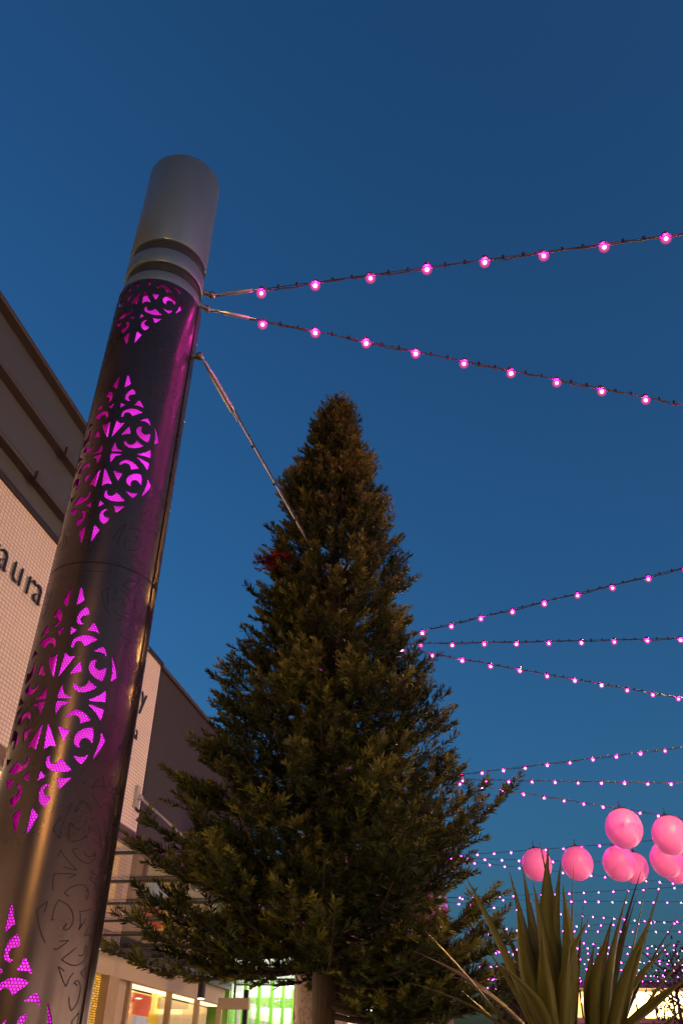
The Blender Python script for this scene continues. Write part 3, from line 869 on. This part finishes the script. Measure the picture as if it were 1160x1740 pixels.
# ------------------------------------------------------------------ light strings
halo_me = MB().ball((0, 0, 0), 0.043, 16, 11, (1, 1, 1.0)).mesh('bulb_halo', M_halo, True)  # oversized glow sphere around the lit core
fil_me = MB().ball((0, 0, 0), 0.0125, 10, 7, (1, 1, 1.0)).mesh('filament', M_bulb, True)
sock_me = MB().lathe([(0.020, 0.028), (0.024, 0.032), (0.024, 0.052), (0.014, 0.06)], 10).mesh('socket', M_socket, True)
tie_me = MB().box(-0.008, 0.008, -0.008, 0.008, -0.010, 0.020).mesh('cable_tie', M_cable)
def light_string(p0, p1, first, pitch, label, group, detail, sag=0.05):
    """p0 at the column, p1 at the far wall; first = metres to the first bulb"""
    p0 = Vector(p0); p1 = Vector(p1); L = (p1 - p0).length
    t = thing('light_string', label, 'string lights', Matrix.Translation(p0), group)
    d = (p1 - p0) / L
    side = d.cross(Vector((0, 0, 1))).normalized()
    rs = random.Random(hash(label) % 1000 if False else int(first * 1000 + L * 77))
    def P(x):
        q = x / L
        return d * x + Vector((0, 0, -4 * sag * q * (1 - q)))
    n = 40 if detail else 14
    MB().tube([P(L * k / n) for k in range(n + 1)], 0.0045 if detail else 0.007, 5).build('wire', M_cable, t)
    if detail:
        pts = []
        k = 0
        while k * 0.06 < L:
            x = k * 0.06
            pts.append(P(x) + Vector((0, 0, -0.012 + 0.008 * math.sin(x * 7.5 + first) + rs.uniform(-0.004, 0.004))) + side * rs.uniform(-0.008, 0.008))
            k += 1
        MB().tube(pts, 0.0055, 5).build('flex', M_cable, t)
        MB().tube([P(0.02), P(0.10), P(0.12), P(0.30), P(0.31), P(0.36)], [0.010, 0.010, 0.016, 0.016, 0.008, 0.008], 8).build('turnbuckle', M_steel, t, smooth=True)
    x = first; k = 0
    while x < L - 0.1:
        c = P(x) + Vector((0, 0, -0.034 if detail else -0.026)) + (side * rs.uniform(-0.012, 0.012) if detail else Vector())
        o = bpy.data.objects.new('bulb_halo', halo_me); link(o, t); o.location = c
        o.rotation_euler = (rs.uniform(-0.2, 0.2), rs.uniform(-0.2, 0.2), 0)
        fl_ = bpy.data.objects.new('filament', fil_me); link(fl_, o); fl_.scale = (rs.uniform(0.85, 1.15),) * 3
        if detail:
            s_ = bpy.data.objects.new('socket', sock_me); link(s_, o)
            if k % 1 == 0:
                for dx in (0.13, 0.27):
                    e = bpy.data.objects.new('cable_tie', tie_me); link(e, t); e.location = P(x + dx)
        else:
            sq = 1.0
            o.scale = (sq, sq, sq)
        x += pitch; k += 1
    return t
def oncol(ph, z, r):
    q = math.radians(ph); M = col0.matrix_world
    return M @ Vector((r * math.sin(q), -r * math.cos(q), z))
Zs = 6.35
def wall_end(p, th, n_end=-8.87):
    """run from p along heading th until the far wall"""
    dn = math.cos(th) * ND[0] + math.sin(th) * ND[1]
    n0 = p[0] * ND[0] + p[1] * ND[1]
    t = (n_end - n0) / dn
    return (p[0] + t * math.cos(th), p[1] + t * math.sin(th)), t
def along(q0, q1):
    return math.atan2(q1[1] - q0[1], q1[0] - q0[0])
near = [  # column, first measured bulb, last measured bulb, count between, z
    (0, (-0.62, 4.17), (2.18, 3.62), 7, 6.4, 'upper light string of pink bulbs from the near column, rising to the right'),
    (0, (-0.65, 4.46), (2.89, 5.31), 9, 6.4, 'second light string of pink bulbs from the near column, falling to the right'),
    (1, (1.43, 9.57), (3.53, 8.25), 6, 6.4, 'light string rising right from behind the tree, top of the middle three'),
    (1, (1.51, 10.12), (4.45, 9.83), 7, 6.4, 'level light string right of the tree, middle of the middle three'),
    (1, (1.28, 10.47), (5.11, 11.83), 9, 6.4, 'light string falling right from behind the tree, lowest of the middle three'),
    (2, (2.75, 15.69), (5.7, 14.19), 8, 6.4, 'light string rising right above the pink lanterns, top of the lower three'),
    (2, (3.34, 16.18), (6.46, 16.13), 7, 6.4, 'level light string above the pink lanterns, middle of the lower three'),
    (2, (3.79, 17.04), (5.61, 17.84), 4, 6.4, 'light string carrying the two upper pink lanterns'),
]
STR = {}
for i, (pc, a, b_, n, z, lab) in enumerate(near):
    th = along(a, b_)
    pitch = math.hypot(b_[0] - a[0], b_[1] - a[1]) / n
    end, tl = wall_end(a, th)
    # back to the column surface
    px, py = POLE[pc]
    back = (px - a[0]) * math.cos(th) + (py - a[1]) * math.sin(th)
    s0 = Vector((px, py)) - Vector((a[0] + back * math.cos(th), a[1] + back * math.sin(th)))
    bk = -back - 0.30
    k = int(bk / pitch) if i > 1 else 0
    z += 0.03
    start = (a[0] - bk * math.cos(th), a[1] - bk * math.sin(th), z)
    if pc == 0:
        start = oncol(LUGS[i][0], LUGS[i][1], RS + 0.07)
        bk = math.hypot(a[0] - start[0], a[1] - start[1]); k = 0
    light_string(start, (end[0], end[1], z), bk - k * pitch, pitch, lab, 'strings of pink bulbs across the street', True, sag=0.02)
    STR[i] = (a, th, z)
ordw = ['nearest', 'middle', 'farthest']
FAN = ['first', 'second', 'third', 'fourth', 'fifth', 'sixth', 'seventh', 'eighth']
for k in range(3, 11):
    px, py = POLE[k]
    for j, dth in enumerate((-25, -3, 19)):
        th = math.radians(dth + rnd.uniform(-2.5, 2.5))
        z = 6.35 + rnd.uniform(-0.06, 0.06)
        st = (px + 0.3 * math.cos(th), py + 0.3 * math.sin(th))
        end, tl = wall_end(st, th, -8.87 if py < 34 else -10.5)
        light_string((st[0], st[1], z), (end[0], end[1], z + rnd.uniform(-0.1, 0.1)), 0.35 + rnd.random() * 0.3, 0.43,
                     '%s of the three light strings in the %s fan beyond the lanterns' % (ordw[j], FAN[k - 3]), 'strings of pink bulbs across the street', False, sag=0.06)

# tree stay from the column
p0 = oncol(66, 5.62, RS + 0.07); p1 = Vector((-0.05, 6.0, 4.93))
sy = thing('stay_cable', 'steel stay cable with turnbuckle running from the column down into the fir', 'cable', Matrix.Translation(p0))
dv_ = p1 - p0
MB().tube([(0, 0, 0), dv_], 0.006, 6).build('wire_rope', M_steel, sy, smooth=True)
MB().tube([dv_ * 0.02, dv_ * 0.05, dv_ * 0.06, dv_ * 0.20, dv_ * 0.21, dv_ * 0.24], [0.012, 0.012, 0.020, 0.020, 0.010, 0.010], 8).build('turnbuckle', M_steel, sy, smooth=True)
MB().tube([dv_ * 0.10 + Vector((0.012, 0.0, 0.016)), dv_ * 0.5 + Vector((0.01, 0, 0.012)), dv_ + Vector((0.01, 0, 0.012))], 0.005, 5).build('flex', M_cable, sy)
for q in (0.2, 0.34, 0.5, 0.66):
    MB().tube([dv_ * q, dv_ * (q + 0.006)], 0.014, 6).build('clamp', M_cable, sy)

# ------------------------------------------------------------------ pink lanterns
def lantern(x, y, r, z, label, tilt):
    t = thing('pink_lantern', label, 'lantern', Matrix.Translation((x, y, z)) @ Matrix.Rotation(tilt, 4, 'Y'), 'round pink lanterns hanging from the strings')
    MB().ball((0, 0, -r * 1.06), r, 40, 26, (1, 1, 1.06)).build('globe', M_ball, t, smooth=True)
    MB().lathe([(r * 0.40, -r * 0.10), (r * 0.42, -r * 0.08), (r * 0.36, -r * 0.02), (r * 0.1, 0.0), (0.02, 0.06)], 24).build('collar', M_cable, t, smooth=True)
    MB().tube([(0, 0, 0.04), (0, 0, 0.16)], 0.010, 6).build('hanger', M_cable, t)
    return t
lantern(5.847, 17.507, 0.369, 6.27, 'pink lantern highest in the cluster, left of the two upper ones', -0.05)
lantern(6.941, 17.985, 0.372, 6.27, 'pink lantern at the right edge, upper right of the cluster', -0.08)
lantern(6.679, 20.692, 0.379, 6.27, 'pink lantern partly hidden behind the upper left lantern', -0.02)
lantern(7.629, 20.256, 0.372, 6.27, 'pink lantern behind the lower right one, second row at right', -0.07)
lantern(4.811, 21.155, 0.353, 6.27, 'leftmost pink lantern, behind the sword leaf tips', -0.09)
lantern(5.747, 20.891, 0.362, 6.27, 'second pink lantern from the left, hanging alone', -0.02)
lantern(7.282, 21.390, 0.336, 6.27, 'pink lantern lowest in the middle of the cluster', 0.08)
lantern(8.348, 21.557, 0.317, 6.27, 'lowest pink lantern at the right edge', 0.06)

# ------------------------------------------------------------------ fir tree
TX, TY = -0.06, 6.0
RZ = [(2.0, 0.85), (2.12, 1.08), (2.29, 1.27), (2.45, 1.31), (2.62, 1.31), (2.81, 1.26), (3.0, 1.18), (3.2, 1.12), (3.41, 1.06), (3.62, 1.02), (3.86, 0.95), (4.09, 0.90), (4.35, 0.80), (4.62, 0.68), (4.89, 0.65), (5.18, 0.60), (5.48, 0.52), (5.8, 0.44), (6.13, 0.34), (6.48, 0.18), (6.78, 0.05), (7.0, 0.02)]
def crown_r(z):
    return float(np.interp(z, [a for a, _ in RZ], [b_ for _, b_ in RZ]))
fir = thing('fir_tree', 'dense conical dark green fir tree with needled shoots, standing in the middle', 'tree', Matrix.Translation((TX, TY, 0)))
tm = MB(); tm.tube([(0.0, 0, 0), (0.0, 0, 0.6), (0.01, 0, 2.0), (0.0, 0.01, 3.5), (0.02, 0, 5.0), (0.01, 0, 6.3), (0.0, 0, 6.9)], [0.105, 0.09, 0.078, 0.062, 0.04, 0.02, 0.006], 14)
tm.build('trunk', M_bark, fir, smooth=True)
shoots = []     # (start, direction, length, tone)
bm_ = MB()
rt = random.Random(21)
def branch(a, zs, L, rise, droop, frac, dens=1.0, tip=0.0):
    d = Vector((math.cos(a), math.sin(a), 0))
    sidev = Vector((-math.sin(a), math.cos(a), 0))
    bend = rt.uniform(-0.10, 0.10) * L
    def BP(t):
        return d * (L * t) + sidev * (bend * t * t) + Vector((0, 0, zs + rise * L * (0.62 * t + 0.38 * t ** 2.2) - droop * math.sin(math.pi * t) + tip * t ** 4))
    pts = [BP(t) for t in (0, 0.25, 0.5, 0.75, 1.0)]
    bm_.tube(pts, [0.020 * (0.4 + L * 0.6), 0.014, 0.009, 0.006, 0.003], 5, caps=False)
    tone_b = rt.random()
    t = 0.22
    step = 0.088 / max(L, 0.2) / dens
    sgn = 1
    while t < 0.97:
        p = BP(t); tg = (BP(min(1, t + 0.04)) - BP(t - 0.04)).normalized()
        sl = (0.28 * (1 - t) + 0.09) * min(1.0, L) * rt.uniform(0.7, 1.15) + 0.06
        up = rt.uniform(-0.15, 0.40) + 0.35 * frac
        out = (sidev * sgn * rt.uniform(0.6, 1.0) + tg * rt.uniform(0.6, 1.0) + Vector((0, 0, up))).normalized()
        shoots.append((p, out, sl, tone_b + rt.uniform(-0.15, 0.15)))
        if sl > 0.19:
            for q in (0.4, 0.7):
                so = (out + Vector((rt.uniform(-0.7, 0.7), rt.uniform(-0.7, 0.7), rt.uniform(-0.1, 0.8)))).normalized()
                shoots.append((p + out * sl * q, so, sl * rt.uniform(0.4, 0.6), tone_b + rt.uniform(-0.15, 0.2)))
        sgn = -sgn
        t += step * rt.uniform(0.8, 1.2)
    tg = (BP(1.0) - BP(0.9)).normalized()
    shoots.append((BP(0.80), (tg + Vector((0, 0, 0.12))).normalized(), 0.20 * L + 0.07 + 0.05 * rt.random(), tone_b + 0.15))
def lobes(a, z):
    q = (a - math.pi) % (2 * math.pi)
    return 0.95 + 0.05 * math.sin(3 * a + 4.1 * z) + 0.05 * math.sin(5 * a - 7.3 * z + 1.0) + 0.05 * math.sin(11.0 * z + 2 * math.sin(2 * a))
z = 2.34
while z < 6.56:
    Rz = crown_r(z)
    frac = (z - 2.0) / 4.9
    nb_ = 11 if z < 3.2 else (10 if z < 4.6 else 9)
    off = rt.random() * 6.28
    for k in range(nb_):
        a = off + 6.2832 * k / nb_ + rt.uniform(-0.28, 0.28)
        z0 = z + rt.uniform(-0.10, 0.10)
        rise = (0.10 + 0.9 * frac ** 1.3) + rt.uniform(-0.10, 0.14)
        L = Rz * rt.uniform(0.80, 1.05) * lobes(a, z) * (0.90 if z > 3.2 else 1.0)
        if rt.random() < 0.07: L *= 1.12
        zs = z0 - rise * L * 0.8
        if z0 < 2.6: zs = max(zs, 2.22)
        left_low = z0 < 2.75 and math.cos(a) < -0.3
        if left_low and rt.random() < 0.15: continue
        branch(a, zs, L, rise, 0.14 * (1 - frac) * L, frac, 0.95 if left_low else 1.0)
    z += 0.165 if z < 5.6 else 0.13
# skirt of low branches on the right and front
for k in range(22):
    a = math.radians(-62 + 140 * (k + rt.random()) / 22)
    branch(a, rt.uniform(1.90, 2.25), rt.uniform(0.85, 1.22), rt.uniform(-0.05, 0.15), 0.10, 0.1)
# a few stray branches that stand out of the outline
branch(math.radians(-4), 2.75, 1.34, 0.38, 0.10, 0.2, 1.0, 0.05)
branch(math.radians(6), 2.95, 1.22, 0.36, 0.08, 0.2, 1.0, 0.05)
branch(math.radians(178), 2.22, 1.42, -0.04, 0.10, 0.1, 0.8, 0.10)
branch(math.radians(200), 2.30, 1.30, -0.02, 0.08, 0.1, 0.8, 0.08)
branch(math.radians(172), 3.05, 1.20, 0.30, 0.05, 0.2, 1.0, 0.02)
branch(math.radians(205), 2.55, 1.40, 0.15, 0.08, 0.2, 1.0, 0.05)
# outer shoots that round off the crown, in clumps
for c_ in range(470):
    zc = 2.45 + 4.27 * rt.random() ** 0.85
    a = rt.random() * 6.2832
    rc_ = crown_r(zc) * rt.uniform(0.62, 0.97) * lobes(a, zc) * (0.90 if zc > 3.2 else 1.0)
    if zc < 2.6 and math.cos(a) < -0.3: continue
    fr = (zc - 2.0) / 4.9
    tb = rt.random()
    for k in range(rt.randint(5, 8)):
        aa = a + rt.gauss(0, 0.06) / max(rc_, 0.12); zz_ = zc + rt.gauss(0, 0.05)
        rr0 = min(rc_, crown_r(zz_)) * rt.uniform(0.85, 1.0)
        dv0 = Vector((math.cos(aa + rt.uniform(-0.5, 0.5)), math.sin(aa + rt.uniform(-0.5, 0.5)), 0.15 + 1.1 * fr + rt.uniform(-0.2, 0.5))).normalized()
        shoots.append((Vector((rr0 * math.cos(aa), rr0 * math.sin(aa), zz_)), dv0, rt.uniform(0.08, 0.23), tb * 0.85 + 0.25 * rt.random()))
for k in range(60):
    a = rt.random() * 6.28; zz_ = rt.uniform(6.20, 6.84)
    shoots.append((Vector((0.04 * math.cos(a), 0.04 * math.sin(a), zz_)), Vector((math.cos(a) * 0.6, math.sin(a) * 0.6, 1)).normalized(), rt.uniform(0.08, 0.15), rt.random()))
bm_.build('branches', M_bark, fir, smooth=True)
def needle_mesh(name, shoots, material):
    PP = np.array([s[0][:] for s in shoots]); DD = np.array([s[1][:] for s in shoots]); LL = np.array([s[2] for s in shoots]); TT = np.array([s[3] for s in shoots])
    cnt = np.maximum(24, (LL * 280).astype(int))
    sid = np.repeat(np.arange(len(shoots)), cnt)
    loc = np.concatenate([np.arange(c) for c in cnt]) / np.repeat(cnt, cnt)
    M_ = len(sid)
    ax = DD[sid]
    ref = np.tile(np.array([0, 0, 1.0]), (M_, 1)); ref[np.abs(ax[:, 2]) > 0.93] = np.array([1.0, 0, 0])
    e1 = np.cross(ax, ref); e1 /= np.linalg.norm(e1, axis=1)[:, None]
    e2 = np.cross(e1, ax)
    ang = R_.rand(M_) * 2 * math.pi
    # needles part to both sides and upward, few below
    ang = np.where(np.sin(ang) < -0.55, -ang * 0.6, ang)
    rad = e1 * np.cos(ang)[:, None] + e2 * np.sin(ang)[:, None] * 0.8
    fwd = 0.35 + 0.75 * loc[:, None] ** 2 + 0.25 * R_.rand(M_, 1)
    nd = rad + ax * fwd; nd /= np.linalg.norm(nd, axis=1)[:, None]
    size = (0.75 + 0.55 * R_.rand(len(shoots)) ** 1.5)[sid]
    nl = ((0.046 + 0.016 * R_.rand(M_)) * size * np.where(loc > 0.93, 0.75, 1.0))[:, None]
    base = PP[sid] + ax * (LL[sid] * loc)[:, None] - np.array([0, 0, 0.02]) * (loc[:, None] * LL[sid][:, None])
    wd = np.cross(nd, rad + R_.normal(size=(M_, 3)) * 0.3); wd /= np.linalg.norm(wd, axis=1)[:, None] + 1e-9
    w = 0.0050
    v = np.stack([base, base + nd * nl * 0.45 + wd * w, base + nd * nl, base + nd * nl * 0.45 - wd * w], 1).reshape(-1, 3)
    f = np.arange(M_)[:, None] * 4 + np.array([[0, 1, 2, 3]])
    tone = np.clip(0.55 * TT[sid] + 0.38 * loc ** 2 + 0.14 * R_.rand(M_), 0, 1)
    me = np_mesh(name, v, f, material, np.repeat(tone, 4))
    o = bpy.data.objects.new(name, me); link(o, fir)
    o['kind'] = 'stuff'
    return o
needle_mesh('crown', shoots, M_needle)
# a rust-red bough end in the upper left of the crown
red = []
for k in range(22):
    p = Vector((-0.42 + rt.gauss(0, 0.07), -0.34 + rt.gauss(0, 0.05), 4.95 + rt.gauss(0, 0.035)))
    red.append((p, Vector((-0.8 + rt.uniform(-0.5, 0.7), -0.6 + rt.uniform(-0.4, 0.4), rt.uniform(-0.3, 0.5))).normalized(), rt.uniform(0.07, 0.14), rt.random()))
needle_mesh('rust_red_needles', red, M_redneedle)['label'] = 'rust-red needles'

# ------------------------------------------------------------------ sword-leaved plant in front at right
HEADS = [(0.640, 2.777, 1.651), (0.756, 2.852, 1.633)]
LEAVES = [(0.4, 2.721, 2.116, 0.05, 0), (0.269, 2.687, 1.957, 0.046, 0), (0.262, 3.089, 1.952, 0.03, 0), (0.355, 2.626, 1.803, 0.04, 0), (0.56, 2.845, 2.16, 0.05, 0), (0.623, 2.935, 2.2, 0.046, 0), (0.721, 3.066, 2.297, 0.02, 0), (0.7, 2.866, 2.233, 0.052, 0), (0.751, 3.111, 2.266, 0.044, 0), (0.771, 3.003, 2.222, 0.044, 0), (0.747, 2.75, 2.174, 0.048, 0), (0.814, 2.939, 2.093, 0.034, 0), (0.597, 2.684, 2.093, 0.05, 0), (0.669, 2.616, 2.082, 0.05, 0), (0.887, 2.656, 2.105, 0.05, 1), (1.016, 2.929, 2.184, 0.022, 1), (0.998, 2.829, 2.142, 0.036, 1), (0.983, 2.675, 2.103, 0.046, 1), (1.1, 3.005, 2.154, 0.018, 1), (1.006, 2.985, 2.118, 0.026, 1), (0.916, 2.752, 1.868, 0.022, 1), (0.964, 2.575, 1.839, 0.04, 1), (0.931, 2.428, 1.789, 0.042, 1), (1.119, 2.676, 1.882, 0.045, 1), (1.042, 2.491, 1.742, 0.045, 1), (0.431, 2.412, 1.845, 0.045, 0), (0.898, 3.175, 1.999, 0.04, 1), (0.994, 3.251, 2.085, 0.04, 1), (0.513, 2.854, 2.02, 0.036, 0), (0.412, 2.567, 1.917, 0.034, 0), (0.35, 2.879, 1.866, 0.028, 0), (0.515, 2.548, 2.006, 0.044, 0), (0.728, 2.6, 1.987, 0.036, 0), (0.777, 2.586, 1.955, 0.04, 1), (0.913, 2.858, 2.061, 0.034, 1), (0.887, 2.55, 1.982, 0.036, 1), (0.997, 2.723, 1.946, 0.034, 1), (1.094, 2.9, 2.036, 0.022, 1), (0.632, 2.47, 1.909, 0.044, 0), (0.553, 2.438, 1.932, 0.046, 0), (0.209, 2.692, 1.827, 0.024, 0), (1.128, 2.78, 1.971, 0.03, 1)]
YB = Vector((HEADS[0][0], HEADS[0][1], 0))
yc = thing('yucca_plant', 'yucca with long olive sword-shaped leaves in the lower right foreground', 'plant', Matrix.Translation(YB))
cane = MB()
for hx, hy, hz in HEADS:
    e = Vector((hx, hy, hz)) - YB
    cane.tube([(e.x * 0.2, e.y * 0.2, 0), (e.x * 0.5, e.y * 0.5, 0.5), (e.x, e.y, hz - 0.35), (e.x, e.y, hz + 0.02)], [0.075, 0.06, 0.05, 0.035], 12)
cane.build('stem', M_bark, yc, smooth=True)
ry = random.Random(12)
for tx, ty, tz, w, h in LEAVES:
    tip = Vector((tx, ty, tz)) - YB
    hd = Vector(HEADS[h]) - YB
    outd = (tip - hd); outd.z = 0
    a0 = hd + outd.normalized() * 0.03 + Vector((0, 0, ry.uniform(-0.08, 0.06)))
    kink = ry.uniform(-0.03, 0.03)
    ch = tip - a0
    flat = Vector((outd.x, outd.y, 0)); fl = flat.length
    bow = min(0.10, 0.10 * fl) * ry.uniform(0.2, 1.0)
    perp = (ch.cross(Vector((outd.y, -outd.x, 0)))).normalized()
    if perp.z < 0: perp = -perp
    sidew = ch.cross(perp).normalized()
    tw = ry.uniform(-0.7, 0.7)
    mb = MB(); n = 14; uvs = []
    rows = []
    for k in range(n + 1):
        t = k / n
        c = a0 + ch * t + perp * (bow * math.sin(math.pi * t)) + sidew * (kink * math.sin(math.pi * t))
        ww = w * 0.50 * (0.72 + 1.1 * t * (1 - t)) * min(1, (1 - t) * 2.1) ** 0.9 + 0.0006
        an = tw * t + 0.15
        sv = sidew * math.cos(an) + perp * math.sin(an)
        nv_ = perp * math.cos(an) - sidew * math.sin(an)
        th_ = 0.0022 * (1 - t) + 0.0006
        row = [c - sv * ww, c - nv_ * (ww * 0.22) + nv_ * th_ * 0, c + sv * ww, c - nv_ * (ww * 0.22 + th_)]
        rows.append([len(mb.v) + i for i in range(4)])
        mb.v += [tuple(x) for x in row]
    for k in range(n):
        a, b_ = rows[k], rows[k + 1]
        mb.f += [(a[0], a[1], b_[1], b_[0]), (a[1], a[2], b_[2], b_[1]), (a[2], a[3], b_[3], b_[2]), (a[3], a[0], b_[0], b_[3])]
        for (u0, u1) in ((0, .5), (.5, 1), (1, .5), (.5, 0)):
            uvs += [u0, k / n, u1, k / n, u1, (k + 1) / n, u0, (k + 1) / n]
    me = bpy.data.meshes.new('leaf'); me.from_pydata(mb.v, [], mb.f); me.materials.append(M_yucca_dry if (w < 0.029 and ry.random() < 0.6) else M_yucca)
    ul = me.uv_layers.new(name='UVMap'); ul.data.foreach_set('uv', uvs)
    me.polygons.foreach_set('use_smooth', [True] * len(me.polygons))
    link(bpy.data.objects.new('leaf', me), yc)
